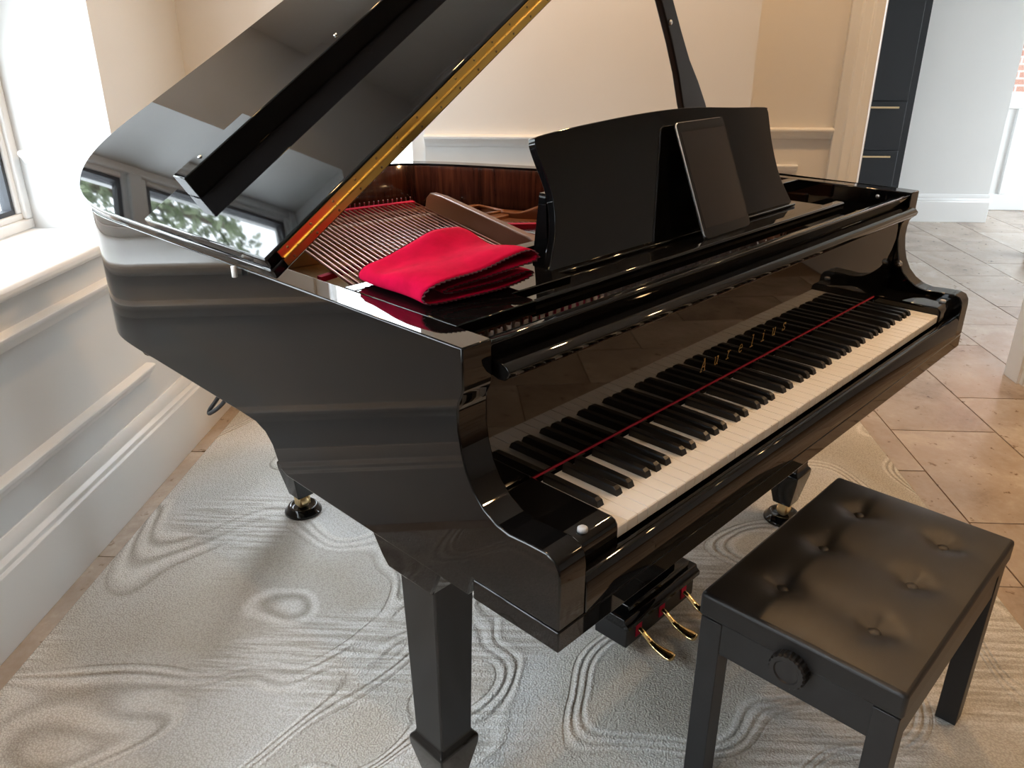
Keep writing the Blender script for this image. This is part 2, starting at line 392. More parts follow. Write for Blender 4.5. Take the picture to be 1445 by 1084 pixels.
# --- back wall with a narrow window behind the lid
NB0, NB1 = 0.545, 0.985     # w range of the narrow window
bw = MB()
bw.box(UB, UB+0.30, NB1, WW+0.42, 0, CEIL); bw.box(UB, UB+0.30, -0.55, NB0, 0, CEIL)
bw.box(UB, UB+0.30, NB0, NB1, 2.2, CEIL); bw.box(UB, UB+0.30, NB0, NB1, 0, 0.25)
struct(part('wall_back', bw, 'wall', mw=ROOM), 'cream wall behind the piano lid')
RB = Matrix.Rotation(-math.pi/2, 4, 'Z')  # local x -> -w, local y -> u
w4 = MB(); wx0, wx1 = UB+0.02, UB+0.09
for (a, b, c, d) in ((NB0, NB1, 0.25, 0.31), (NB0, NB1, 2.14, 2.2), (NB0, NB0+0.05, 0.31, 2.14), (NB1-0.05, NB1, 0.31, 2.14)): w4.box(wx0, wx1, a, b, c, d)
win4 = struct(part('window_5', w4, 'white_gloss', mw=ROOM, bevel=0.004), 'narrow white framed window in the back wall')
part('pane', MB().box(wx0+0.03, wx0+0.035, NB0+0.05, NB1-0.05, 0.31, 2.14), 'glass', win4, ROOM)
strip('trim_5', [(UB-o, z) for o, z in rail(0.968, 1.008, 0.03)], -NB0+0.0, 0.55, ROOM@RB, label='cream dado rail on the back wall')
strip('trim_6', [(UB-o, z) for o, z in skirt], -WW, 0.55, ROOM@RB, label='cream skirting along the back wall')
# --- recessed wall, doorway
DL, DR = 1.035, 1.845       # doorway between these v
dw = MB()
dw.box(UD, UD+0.10, -DL, -0.55, 0, CEIL); dw.box(UD, UD+0.10, -5.4, -DR, 0, CEIL); dw.box(UD, UD+0.10, -DR, -DL, 2.1, CEIL)
dw.box(UB+0.30, UD, -0.55, -0.45, 0, CEIL)
struct(part('wall_door', dw, 'wall', mw=ROOM), 'cream wall with the kitchen doorway')
strip('trim_7', [(UD-o, z) for o, z in rail(0.968, 1.008, 0.03)], 0.55, 0.925, ROOM@RB, label='cream dado rail beside the doorway')
strip('trim_8', [(UD-o, z) for o, z in rail(0.845, 0.875, 0.02)], 0.55, 0.815, ROOM@RB, label='short panel moulding beside the doorway')
strip('baseboard_door', [(UD-o, z) for o, z in skirt], 0.55, 0.925, ROOM@RB, label='cream skirting beside the doorway')
def architrave(name, v0, v1, flip, label):
    # stepped profile in (v, out) extruded in z
    W = v1-v0; pr = [(0, 0), (0, 0.018), (0.30, 0.018), (0.34, 0.024), (0.62, 0.024), (0.66, 0.034), (0.93, 0.034), (1, 0.026), (1, 0)]
    if flip: pr = [(1-a, b) for a, b in pr][::-1]
    poly = [(UD-b, -(v0+a*W)) for a, b in pr]
    struct(part(name, MB().prism(poly, 'z', 0, 2.18), 'white_gloss', mw=ROOM, bevel=0.002, seg=1), label)
architrave('trim_9', 0.925, DL+0.005, False, 'stepped cream architrave at the doorway, beside the dado rail')
architrave('trim_10', DR-0.005, DR+0.11, True, 'stepped cream architrave at the doorway, opposite the dado rail')
struct(part('trim_11', MB().box(UD-0.003, UD+0.103, -DR, -DR+0.016, 0, 2.1).box(UD-0.003, UD+0.103, -DL-0.016, -DL, 0, 2.1), 'white_gloss', mw=ROOM, bevel=0.002), 'white door lining of the kitchen doorway')
# --- kitchen
struct(part('wall_kitchen', MB().box(5.516, 5.62, -3.235, -1.0, 0, CEIL).box(5.62, 6.1, -3.235, -3.13, 0, CEIL), 'wall_white', mw=ROOM), 'plain white kitchen wall beside the navy cabinet')
strip('baseboard_kitchen', [(5.516-o, z*0.85) for o, z in skirt], 2.45, 3.245, ROOM@RB, label='white skirting of the kitchen wall')
kw = MB(); kw.box(5.98, 6.1, -6.0, -4.6, 0, CEIL); kw.box(5.98, 6.1, -4.6, -3.13, 2.2, CEIL); kw.box(5.98, 6.1, -3.34, -3.13, 0, 2.2)
struct(part('wall_kitchen_end', kw, 'wall_white', mw=ROOM), 'white end wall of the kitchen')
# glazed back door: frame, lower panel, pane
gd = MB()
for (a, b, c, d) in ((-4.6, -3.34, 0.0, 0.13), (-4.6, -3.34, 2.05, 2.2), (-3.43, -3.34, 0.13, 2.05), (-4.6, -4.5, 0.13, 2.05), (-4.5, -3.43, 0.80, 0.92), (-3.62, -3.56, 0.13, 0.80)): gd.box(5.99, 6.05, a, b, c, d)
door1 = struct(part('door_1', gd, 'white_gloss', mw=ROOM, bevel=0.004), 'white half glazed back door at the end of the kitchen')
part('panel', MB().box(6.015, 6.03, -4.5, -3.43, 0.13, 0.80), 'white_gloss', door1, ROOM)
part('pane', MB().box(6.018, 6.022, -4.5, -3.43, 0.92, 2.05), 'glass', door1, ROOM)
# kitchen side wall with a wide glazed opening
ks = MB(); ks.box(2.35, 3.25, -5.5, -5.4, 0, CEIL); ks.box(5.45, 6.1, -5.5, -5.4, 0, CEIL); ks.box(3.25, 5.45, -5.5, -5.4, 2.4, CEIL)
struct(part('wall_kitchen_side', ks, 'wall_white', mw=ROOM), 'white kitchen wall around the patio doors')
kd = MB()
for a in (3.25, 4.32, 5.39): kd.box(a, a+0.06, -5.48, -5.42, 0, 2.4)
kd.box(3.25, 5.45, -5.48, -5.42, 0, 0.08); kd.box(3.25, 5.45, -5.48, -5.42, 2.32, 2.4)
door2 = struct(part('door_2', kd, 'white_gloss', mw=ROOM), 'glazed patio doors of the kitchen')
part('pane', MB().box(3.31, 4.32, -5.452, -5.448, 0.08, 2.32), 'glass', door2, ROOM)
part('pane', MB().box(4.38, 5.39, -5.452, -5.448, 0.08, 2.32), 'glass', door2, ROOM)
struct(part('wall_kitchen_inner', MB().box(2.35, 5.6, -1.0, -0.9, 0, CEIL), 'wall_white', mw=ROOM), 'inner wall of the kitchen')
# --- remaining shell
struct(part('wall_right', MB().box(-4.6, UD, -5.5, -5.4, 0, CEIL), 'wall', mw=ROOM), 'cream wall on the far side of the music room')
struct(part('wall_near', MB().box(-4.7, -4.6, -5.5, WW+0.42, 0, CEIL), 'wall', mw=ROOM), 'cream wall of the music room behind the viewer')
struct(part('ceiling', MB().prism([(-4.7, -5.5), (6.1, -5.5), (6.1, -0.9), (2.35, -0.9), (2.35, -0.45), (2.25, -0.45), (2.25, WW+0.42), (-4.7, WW+0.42)], 'z', CEIL, CEIL+0.1), 'ceiling', mw=ROOM), 'plain white ceiling')

# --- recessed ceiling lamps (warm)
def downlight(u, w, power, i):
    c = room(u, w, CEIL)
    t = thing('ceiling_downlight', c, 'round white recessed downlight in the music room ceiling', 'lamp', 'recessed ceiling downlights')
    part('trim_ring', MB().lathe([(0.032, -0.001), (0.045, -0.004), (0.048, 0.0), (0.032, 0.0)], c, n=24), 'lamp_trim', t, smooth=True)
    part('bulb', MB().lathe([(0.001, -0.0015), (0.030, -0.0015), (0.030, 0.0), (0.001, 0.0)], c, n=20), 'bulb', t)
    ld = bpy.data.lights.new('downlight', 'SPOT'); ld.energy = power; ld.color = (1.0, 0.60, 0.28); ld.spot_size = math.radians(125); ld.spot_blend = 0.7; ld.shadow_soft_size = 0.035
    lo = bpy.data.objects.new('downlight_beam', ld); COL.objects.link(lo); lo.parent = t; lo.matrix_basis = Matrix.Translation((0, 0, -0.02))
DOWN = 15.0
k = 0
for (u, w) in ((1.35, 0.35), (1.55, -0.75), (1.55, -1.9), (0.4, -1.6), (0.3, -2.9), (1.5, -2.9), (1.05, 0.80), (-0.05, 0.80), (-1.15, 0.80)):
    downlight(u, w, DOWN*(1.5 if k < 2 else 1.0 if k < 6 else 0.65), k); k += 1

# ================================================================== OUTSIDE
struct(part('ground', MB().box(-30, 30, 1.9, 40, -0.6, -0.4).box(6.6, 30, -40, 1.9, -0.6, -0.4).box(-30, 6.6, -40, -6.0, -0.6, -0.4), 'pale_ground', mw=ROOM), 'garden ground outside the windows, made pale to brighten the panes')
def tree(u, w, h, r, label, n=5200):
    base = room(u, w, -0.4); t = thing('garden_tree', base, label, 'tree', 'trees outside the bay window')
    part('trunk', MB().tube([base, base+Vector((0.05, 0.02, h*0.35)), base+Vector((-0.05, 0.06, h*0.8))], [0.16, 0.12, 0.04], 8), 'bark', t, smooth=True)
    rng = np.random.default_rng(int(h*100+r*10)); vs = []; fs = []
    blobs = [(base+Vector((rng.normal(0, r*0.5), rng.normal(0, r*0.4), h*0.60+rng.normal(0, r*0.55))), r*rng.uniform(0.28, 0.5)) for _ in range(34)]
    for i in range(n):
        c, br = blobs[i % len(blobs)]
        d = Vector(rng.normal(0, 1, 3)).normalized()*br*rng.uniform(0.5, 1.0)
        p = c+d; a = Vector(rng.normal(0, 1, 3)).normalized(); b = a.cross(Vector(rng.normal(0, 1, 3))).normalized(); s = rng.uniform(0.045, 0.085)
        k = len(vs); vs += [p-a*s, p+b*s*0.5, p+a*s, p-b*s*0.5]; fs.append((k, k+1, k+2, k+3))
    part('foliage', MB().add(vs, fs), 'leaf', t)
tree(6.4, 7.6, 8.2, 2.5, 'tall spreading green tree filling the view from the bay window', 26000)
tree(0.6, 13.5, 6.5, 2.3, 'broad leafy green tree across the garden from the bay window', 6000)
tree(15.5, 12.5, 8.0, 2.0, 'rounded green tree growing past the corner of the house', 6000)
nb = struct(part('wall_neighbour', MB().box(9.0, 9.3, -9, -2.0, -0.4, 5), 'brick', mw=ROOM), 'red brick wall seen through the back door')

# ================================================================== RUG
rx0, rx1, ry0, ry1 = -1.9, 1.86, -1.055, 1.272
rb = MB(); N = 60
rug = part('rug', MB().box(rx0, rx1, ry0, ry1, 0.0, 0.010), 'rug', mw=ROOM, bevel=0.006, seg=2)
tag(rug, 'large pale grey and beige carved rug with wavy contour lines under the piano', 'rug')
RT = 0.010
exec_parts = []

# ================================================================== PIANO
XL, XR = -0.141, 1.363; TK = 0.05; ZT = 0.973; KW = 1.222
piano = thing('grand_piano', (0.611, 0.6, 0.0), 'glossy black baby grand piano with its lid propped open', 'piano')
# --- rim: two straight flanks with the arms cut in profile, tail and bentside swept
arm = [(-0.023, 0.646), (-0.023, 0.722), (-0.021, 0.735), (-0.014, 0.746), (0.0, 0.751), (0.035, 0.750), (0.062, 0.748), (0.085, 0.753), (0.106, 0.765), (0.124, 0.783),
       (0.137, 0.806), (0.145, 0.832), (0.150, 0.86), (0.150, 0.885), (0.148, 0.898), (0.142, 0.909), (0.139, 0.919), (0.139, ZT)]
low = [(0.60, 0.615), (0.617, 0.622), (0.626, 0.640), (0.636, 0.662), (0.655, 0.680), (0.685, 0.690), (0.74, 0.692)]
def flank(y_end): return arm+[(y_end, ZT), (y_end, 0.695)]+low[::-1]+[(0.14, 0.613), (0.13, 0.646)]
outer = catmull([(XL, 1.10, 0), (XL, 1.20, 0), (-0.134, 1.29, 0), (-0.112, 1.365, 0), (-0.07, 1.425, 0), (-0.01, 1.465, 0), (0.07, 1.492, 0), (0.17, 1.503, 0), (0.30, 1.500, 0), (0.45, 1.490, 0), (0.60, 1.478, 0),
                 (0.71, 1.465, 0), (0.785, 1.440, 0), (0.845, 1.385, 0), (0.895, 1.31, 0), (0.945, 1.21, 0), (0.995, 1.10, 0), (1.055, 0.985, 0), (1.135, 0.865, 0), (1.225, 0.765, 0), (1.305, 0.68, 0), (1.350, 0.60, 0), (XR, 0.52, 0)], 5)
def offset(path, d):
    out = []
    for i, p in enumerate(path):
        t = (path[min(i+1, len(path)-1)]-path[max(i-1, 0)]).normalized(); out.append(p+Vector((t.y, -t.x, 0))*d)
    return out
inner = offset(outer, TK)
inner[0] = Vector((XL+TK, 1.10, 0)); inner[-1] = Vector((XR-TK, 0.52, 0))
def band(o_path, i_path, z0, z1):
    vs = []; n = len(o_path)
    for p, q in zip(o_path, i_path): vs += [(p.x, p.y, z0), (q.x, q.y, z0), (q.x, q.y, z1), (p.x, p.y, z1)]
    fs = [(0, 1, 2, 3), (4*(n-1)+3, 4*(n-1)+2, 4*(n-1)+1, 4*(n-1))]
    for i in range(n-1):
        a, b = 4*i, 4*i+4
        fs += [(a+k, b+k, b+(k+1) % 4, a+(k+1) % 4) for k in range(4)]
    return MB().add(vs, fs)
rim = MB().prism(flank(1.10), 'x', XL, XL+TK)
rim.prism(flank(0.52) if False else arm+[(0.52, ZT), (0.52, 0.615), (0.14, 0.613), (0.13, 0.646)], 'x', XR-TK, XR)
bnd = band(outer, inner, 0.695, ZT); rim.add(bnd.v, bnd.f)
rim_me = rim.mesh('rim', 'lacquer'); bm = bmesh.new(); bm.from_mesh(rim_me); bmesh.ops.remove_doubles(bm, verts=bm.verts, dist=1e-5)
bmesh.ops.delete(bm, geom=[f for f in bm.faces if all(abs(v.co.y-1.10) < 1e-4 for v in f.verts)], context='FACES_ONLY')
bmesh.ops.recalc_face_normals(bm, faces=bm.faces); bm.to_mesh(rim_me); bm.free()
put('rim', rim_me, piano, bevel=0.0022, seg=2)
lin_o = offset(outer, TK+0.0005); lin_i = offset(outer, TK+0.004)
part('rim_lining', band(lin_o[8:], lin_i[8:], 0.77, ZT-0.006), 'rosewood', piano, smooth=True, label='dark rosewood veneer lining')
# left flank lining
part('rim_lining', MB().box(XL+TK+0.0005, XL+TK+0.004, 0.46, 1.20, 0.77, ZT-0.006), 'rosewood', piano)
# --- keybed and key slip
part('keybed', MB().prism([(XL, -0.023), (XR, -0.023), (XR, 0.129), (XR-TK-0.001, 0.129), (XR-TK-0.001, 0.60), (XL+TK+0.001, 0.60), (XL+TK+0.001, 0.129), (XL, 0.129)], 'z', 0.613, 0.6445), 'lacquer', piano, bevel=0.002)
part('key_slip', MB().prism([(-0.024, 0.646), (-0.005, 0.646), (-0.005, 0.699), (-0.010, 0.701), (-0.018, 0.699), (-0.024, 0.690)], 'x', XL+TK+0.001, XR-TK-0.001), 'lacquer', piano, bevel=0.0015)
for sx in (0, 1):
    x0, x1 = (XL+TK+0.001, -0.002) if sx == 0 else (KW+0.002, XR-TK-0.001)
    pr = [(-0.004, 0.646), (0.152, 0.646), (0.152, 0.737), (0.008, 0.737), (0.001, 0.734), (-0.003, 0.728), (-0.004, 0.72)]
    cb = part('cheek_block', MB().prism(pr, 'x', x0, x1), 'lacquer', piano, bevel=0.003)
    bx = -0.058 if sx == 0 else KW+0.058
    part('rubber_button', MB().lathe([(0.001, 0.006), (0.005, 0.006), (0.0068, 0.0045), (0.0072, 0.0), (0.001, 0.0)], (bx, 0.012, 0.737), n=16), 'rubber', cb, smooth=True, label='pale rubber button')
# --- keys
wm = MB(); wkw = 0.0235-0.0017
wm.prism([(0.0, 0.703), (0.0, 0.7185), (0.0015, 0.7200), (0.152, 0.7200), (0.152, 0.701), (0.003, 0.701)], 'x', 0, wkw)
wmesh = wm.mesh('white_key', 'ivory')
bk = MB(); lo = [(-0.0068, 0.050, 0.7195), (0.0068, 0.050, 0.7195), (0.0068, 0.152, 0.7195), (-0.0068, 0.152, 0.7195)]
mid = [(-0.0058, 0.0535, 0.7285), (0.0058, 0.0535, 0.7285), (0.0060, 0.152, 0.7300), (-0.0060, 0.152, 0.7300)]
hi = [(-0.0046, 0.0590, 0.7315), (0.0046, 0.0590, 0.7315), (0.0050, 0.152, 0.7325), (-0.0050, 0.152, 0.7325)]
vs = lo+mid+hi; fs = [(0, 3, 2, 1), (8, 9, 10, 11)]
for a in (0, 4): fs += [(a+k, a+(k+1) % 4, a+4+(k+1) % 4, a+4+k) for k in range(4)]
bmesh_black = bk.add(vs, fs).mesh('black_key', 'black_key')
names = 'ABCDEFG'
for i in range(52):
    o = put('white_key', wmesh, piano, Matrix.Translation((i*0.0235+0.0005, 0, random.uniform(-0.0003, 0.0002))))
    n = names[i % 7]
    if n in 'ACDFG' and i < 51:
        sh = {'A': 0.0022, 'C': -0.0022, 'D': 0.0022, 'F': -0.0030, 'G': 0.0}[n]
        put('black_key', bmesh_black, piano, Matrix.Translation(((i+1)*0.0235+sh, -0.003, 0)))
part('key_felt', MB().box(-0.045, KW+0.045, 0.1505, 0.1529, 0.7312, 0.7334), 'key_felt', piano, label='thin red felt strip behind the keys')
# --- fallboard with rolled lip and gold lettering
fb = part('fallboard', MB().box(XL+TK+0.002, XR-TK-0.002, 0.153, 0.172, 0.7245, 0.925), 'lacquer', piano, bevel=0.0015)
lip = [(0.114, 0.932), (0.117, 0.924), (0.124, 0.918), (0.136, 0.917), (0.146, 0.920), (0.158, 0.924), (0.172, 0.930), (0.172, 0.938), (0.150, 0.941), (0.132, 0.941), (0.120, 0.938)]
part('fallboard_lip', MB().prism(lip, 'x', XL+TK+0.006, XR-TK-0.006), 'lacquer', fb, bevel=0.0015)
glyphs = {'A': [[(0,0),(.3,1),(.6,0)],[(.11,.34),(.49,.34)],[(-.07,0),(.14,0)],[(.46,0),(.67,0)],[(.14,1),(.31,1)]],
 'u': [[(-.04,.66),(.1,.66),(.1,.2),(.13,.07),(.25,0),(.38,.04),(.5,.2)],[(.36,.66),(.5,.66),(.5,0),(.62,0)]],
 'r': [[(0,.66),(.17,.66),(.17,0)],[(0,0),(.38,0)],[(.17,.38),(.26,.56),(.39,.66),(.54,.58)]],
 'e': [[(.06,.36),(.55,.36),(.52,.52),(.42,.63),(.29,.67),(.13,.57),(.05,.36),(.08,.16),(.19,.03),(.34,0),(.53,.10)]],
 'l': [[(.1,1),(.3,1),(.3,0)],[(.06,0),(.54,0)]],
 'i': [[(.1,.66),(.3,.66),(.3,0)],[(.06,0),(.54,0)],[(.28,.86),(.32,.90)]],
 's': [[(.5,.64),(.5,.5)],[(.49,.53),(.43,.63),(.3,.67),(.15,.61),(.11,.5),(.17,.39),(.42,.29),(.52,.18),(.46,.05),(.3,0),(.14,.05),(.08,.17)],[(.08,0),(.08,.17)]]}
H = 0.0225; pitch = 0.0435; x_start = 0.440; z_base = 0.7665; sw = 0.00075
for ci, ch in enumerate('Aurelius'):
    lm = MB()
    for st in glyphs[ch]:
        P2 = [(x_start+ci*pitch+H*(px*0.95+0.22*py), z_base+H*py) for px, py in st]
        for (ax, az), (bx, bz) in zip(P2[:-1], P2[1:]):
            d = Vector((bx-ax, bz-az)); L = d.length or 1e-6; d /= L; nrm = Vector((-d.y, d.x))*sw; e = d*sw*0.7
            q = [(ax-e.x+nrm.x, az-e.y+nrm.y), (bx+e.x+nrm.x, bz+e.y+nrm.y), (bx+e.x-nrm.x, bz+e.y-nrm.y), (ax-e.x-nrm.x, az-e.y-nrm.y)]
            lm.hexa([(x, 0.1530, z) for x, z in q], [(x, 0.1526, z) for x, z in q])
    part('letter', lm, 'gold_print', fb, label='gold letter %s on the fallboard' % ch)
# lock button on the right arm
part('arm_button', MB().lathe([(0.001, 0.004), (0.008, 0.004), (0.010, 0.001), (0.010, 0.0), (0.001, 0.0)], (XR-TK, 0.138, 0.800), (-1, 0, 0), 16), 'steel', piano, smooth=True)
part('arm_button', MB().lathe([(0.001, 0.003), (0.005, 0.003), (0.006, 0.0), (0.001, 0.0)], (XR-TK, 0.216, 0.955), (-1, 0, 0), 14), 'steel', piano, smooth=True)
# --- front rail behind the fallboard
part('front_rail', MB().prism([(0.1500, 0.9425), (0.160, 0.9425), (0.160, 0.965), (0.156, 0.968), (0.1435, 0.968), (0.1405, 0.965)], 'x', XL+TK+0.001, XR-TK-0.001), 'lacquer', piano, bevel=0.0015)
part('rail_backing', MB().box(XL+TK+0.001, XR-TK-0.001, 0.173, 0.185, 0.80, 0.942), 'satin_black', piano)
# --- music shelf frame, tray, desk
part('desk_shelf', MB().prism([(XL+TK+0.001, 0.205), (0.062, 0.205), (0.062, 0.254), (0.195, 0.254), (0.195, 0.424), (XL+TK+0.001, 0.424)], 'z', 0.953, ZT), 'lacquer', piano, bevel=0.0015)
part('desk_rail', MB().box(XL+TK+0.001, XR-TK-0.001, 0.4255, 0.452, 0.944, ZT), 'lacquer', piano, bevel=0.0015)
part('desk_tray', MB().prism([(0.064, 0.215), (1.105, 0.215), (1.105, 0.40), (0.20, 0.40), (0.20, 0.252), (0.064, 0.252)], 'z', 0.946, 0.957), 'lacquer', piano, bevel=0.0015)
part('tray_lip', MB().prism([(0.213, 0.945), (0.2145, 0.945), (0.236, 0.9575), (0.236, 0.966), (0.232, 0.970), (0.216, 0.970), (0.213, 0.967)], 'x', 0.064, 1.105), 'lacquer', piano, bevel=0.001)
part('side_block', MB().box(1.12, XR-TK-0.001, 0.19, 0.424, 0.80, 0.900), 'satin_black', piano, bevel=0.002)
ca, sa = math.cos(math.radians(15)), math.sin(math.radians(15))
LF = [(-.408, 0.0), (-.394, .012), (-.381, .035), (-.368, .06), (-.360, .09), (-.358, .12), (-.363, .148), (-.371, .175), (-.377, .20), (-.376, .211), (-.368, .217)]
RF = [(.372, .222), (.383, .216), (.386, .205), (.386, .175), (.388, .14), (.397, .095), (.410, .062), (.428, .034), (.443, .012), (.447, 0.0)]
TOP = [(-.296, .224), (-.20, .230), (-.10, .235), (0, .2375), (.10, .2365), (.25, .228)]
desk = catmull([(a, b, 0) for a, b in LF+TOP+RF], 3)
def dk(a, b, off): return (0.611+a, 0.315+b*sa+off*ca, 0.958+b*ca-off*sa)
mdesk = part('music_desk', MB().hexa([dk(p.x, p.y, 0) for p in desk], [dk(p.x, p.y, 0.016) for p in desk]), 'lacquer', piano, bevel=0.0022)
for x in (0.262, 0.96):
    part('desk_prop', MB().hexa([(x, 0.362, 0.9575), (x+0.016, 0.362, 0.9575), (x+0.016, 0.398, 0.9575), (x, 0.398, 0.9575)],
                                [(x, 0.3705, 1.075), (x+0.016, 0.3705, 1.075), (x+0.016, 0.384, 1.075), (x, 0.384, 1.075)]), 'lacquer', mdesk)
part('desk_ledge', MB().box(0.215, 1.045, 0.300, 0.3145, 0.9575, 0.964), 'lacquer', piano, bevel=0.002)
# --- interior: soundboard, plate, struts, strings, pins
in_poly = [(XL+TK+0.006, 0.205)]+[(p.x, p.y) for p in offset(outer, TK+0.006)]+[(XR-TK-0.006, 0.205)]
part('soundboard', MB().prism(in_poly, 'z', 0.775, 0.785), 'spruce', piano, label='golden spruce soundboard')
# plate border along tail and treble side, in one casting
po = offset(outer, TK+0.012)[10:]; pi_ = offset(outer, TK+0.105)[10:]
part('plate_border', band(po, pi_, 0.835, 0.850), 'plate', piano, bevel=0.003, label='bronze painted iron plate border')
ZS = 0.872
def strut(a, b, wd, z0, z1, name='plate_strut', taper=1.0):
    A = Vector((*a, 0)); B = Vector((*b, 0)); d = (B-A).normalized(); n = Vector((-d.y, d.x, 0))*wd/2
    q = MB().hexa([(A-n).to_tuple()[:2]+(z0,), (B-n).to_tuple()[:2]+(z0,), (B+n).to_tuple()[:2]+(z0,), (A+n).to_tuple()[:2]+(z0,)],
                  [(A-n).to_tuple()[:2]+(z1,), (B-n).to_tuple()[:2]+(z1*taper,), (B+n).to_tuple()[:2]+(z1*taper,), (A+n).to_tuple()[:2]+(z1,)])
    return part(name, q, 'plate', piano, bevel=0.004, seg=2)
sb = MB(); A = Vector((0.515, 0.60, 0)); B = Vector((0.735, 1.235, 0)); d = (B-A).normalized(); n = Vector((d.y, -d.x, 0))*0.011
prof = [(-0.02, 0.86), (-0.02, 0.898), (0.05, 0.915), (0.55, 0.922), (0.63, 0.918), (0.66, 0.90), (0.672, 0.87), (0.672, 0.85), (0.0, 0.85)]
sb.hexa([tuple(A+d*t-n)[:2]+(z,) for t, z in prof], [tuple(A+d*t+n)[:2]+(z,) for t, z in prof])
part('plate_strut', sb, 'plate', piano, bevel=0.003)
strut((0.90, 0.50), (0.93, 0.98), 0.024, 0.845, 0.905)
strut((1.12, 0.48), (1.15, 0.76), 0.024, 0.845, 0.905)
# treble web with a raised rectangular opening and a scrolled horn
web = MB(); ow = [(0.745, 1.02), (0.885, 1.02), (0.885, 1.20), (0.745, 1.20)]; iw = [(0.772, 1.06), (0.85, 1.05), (0.86, 1.16), (0.772, 1.17)]
for k in range(4):
    a, b = ow[k], ow[(k+1) % 4]; c, d2 = iw[(k+1) % 4], iw[k]
    web.hexa([(*q, 0.845) for q in (a, b, c, d2)], [(*q, 0.866) for q in (a, b, c, d2)])
part('plate_web', web, 'plate', piano, bevel=0.004)
part('opening_lip', MB().tube([(x, y, 0.868) for x, y in iw]+[(*iw[0], 0.868)], 0.005, 6), 'plate', piano, smooth=True)
part('plate_web', MB().prism([(0.70, 0.80), (0.98, 0.74), (1.10, 0.74), (0.98, 0.98), (0.885, 1.19), (0.885, 1.02), (0.745, 1.02)], 'z', 0.842, 0.856), 'plate', piano, bevel=0.002)
horn = catmull([(0.84, 1.05, 0.872), (0.86, 1.0, 0.872), (0.89, 0.96, 0.888), (0.92, 0.92, 0.902), (0.955, 0.87, 0.910), (0.99, 0.80, 0.910), (1.02, 0.70, 0.90)], 5)
hb = MB(); lo_, hi_ = [], []
for i, p in enumerate(horn):
    t = (horn[min(i+1, len(horn)-1)]-horn[max(i-1, 0)]); t.z = 0; t.normalize(); nn = Vector((-t.y, t.x, 0))*(0.006+0.010*min(1, i/12))
    lo_.append((p-nn, p+nn))
vs = []; fs = []
for a, b in lo_: vs += [(a.x, a.y, 0.850), (b.x, b.y, 0.850), (b.x, b.y, b.z), (a.x, a.y, a.z)]
for i in range(len(lo_)-1): fs += [(4*i+k, 4*i+4+k, 4*i+4+(k+1) % 4, 4*i+(k+1) % 4) for k in range(4)]
fs += [(0, 1, 2, 3), (4*len(lo_)-1, 4*len(lo_)-2, 4*len(lo_)-3, 4*len(lo_)-4)]
part('plate_horn', hb.add(vs, fs), 'plate', piano, bevel=0.003)
# pin block web at the front
part('pin_block_plate', MB().box(XL+TK+0.006, XR-TK-0.006, 0.215, 0.430, 0.845, 0.866), 'plate', piano, bevel=0.002)
# bass hitch panel, bridge, felt
part('hitch_panel', MB().prism([(0.10, 1.345), (0.42, 1.335), (0.745, 1.285), (0.785, 1.31), (0.74, 1.385), (0.66, 1.425), (0.10, 1.43)], 'z', 0.842, 0.856), 'plate', piano, bevel=0.003)
NB = 31
str_mesh = None
def bass(i):
    t = i/(NB-1); a = Vector((0.016+0.40*t, 0.375, ZS)); b = Vector((0.315+0.440*t, 1.405-0.075*t, ZS)); return a, b
for i in range(NB):
    a, b = bass(i); r = 0.0031-0.0013*(i/(NB-1))
    part('bass_string', MB().tube([a, a+(b-a)*0.5, b], r, 6), 'copper', piano, smooth=True)
hp = MB(); 
for i in range(NB):
    a, b = bass(i); hp.lathe([(0.0022, 0.0), (0.0022, 0.026), (0.001, 0.027)], (b.x+0.006, b.y+0.018, 0.856), n=6)
part('hitch_pins', hp, 'steel', piano, kind='stuff')
def slat(x0, y0, x1, y1, w, z0, z1, name, mat, **k):
    d = Vector((x1-x0, y1-y0, 0)).normalized(); n = Vector((-d.y, d.x, 0))*w/2; A = Vector((x0, y0, 0)); B = Vector((x1, y1, 0))
    ring = [A-n, B-n, B+n, A+n]
    return part(name, MB().hexa([(q.x, q.y, z0) for q in ring], [(q.x, q.y, z1) for q in ring]), mat, piano, **k)
slat(0.262, 1.235, 0.700, 1.165, 0.032, 0.785, ZS-0.003, 'bridge', 'beech', bevel=0.003)
slat(0.312, 1.398, 0.752, 1.323, 0.022, 0.8565, ZS+0.003, 'string_felt', 'red_felt', label='crimson felt under the string ends')
part('string_felt', MB().hexa([(0.12, 0.845, 0.857), (0.55, 0.93, 0.857), (0.555, 0.945, 0.857), (0.12, 0.86, 0.857)], [(0.12, 0.845, ZS-0.004), (0.55, 0.93, ZS-0.004), (0.555, 0.945, ZS-0.004), (0.12, 0.86, ZS-0.004)]), 'red_felt', piano)
part('string_felt', MB().hexa([(0.70, 0.925, 0.856), (0.86, 0.775, 0.856), (0.872, 0.785, 0.856), (0.712, 0.938, 0.856)], [(0.70, 0.925, ZS+0.002), (0.86, 0.775, ZS+0.002), (0.872, 0.785, ZS+0.002), (0.712, 0.938, ZS+0.002)]), 'red_felt', piano)
part('bass_bridge_rest', MB().hexa([(0.05, 0.80, 0.785), (0.09, 0.80, 0.785), (0.26, 1.16, 0.785), (0.22, 1.16, 0.785)], [(0.05, 0.80, 0.86), (0.09, 0.80, 0.86), (0.26, 1.16, 0.86), (0.22, 1.16, 0.86)]) if False else MB().box(-0.05, -0.03, 0.50, 1.15, 0.785, 0.84), 'beech', piano)
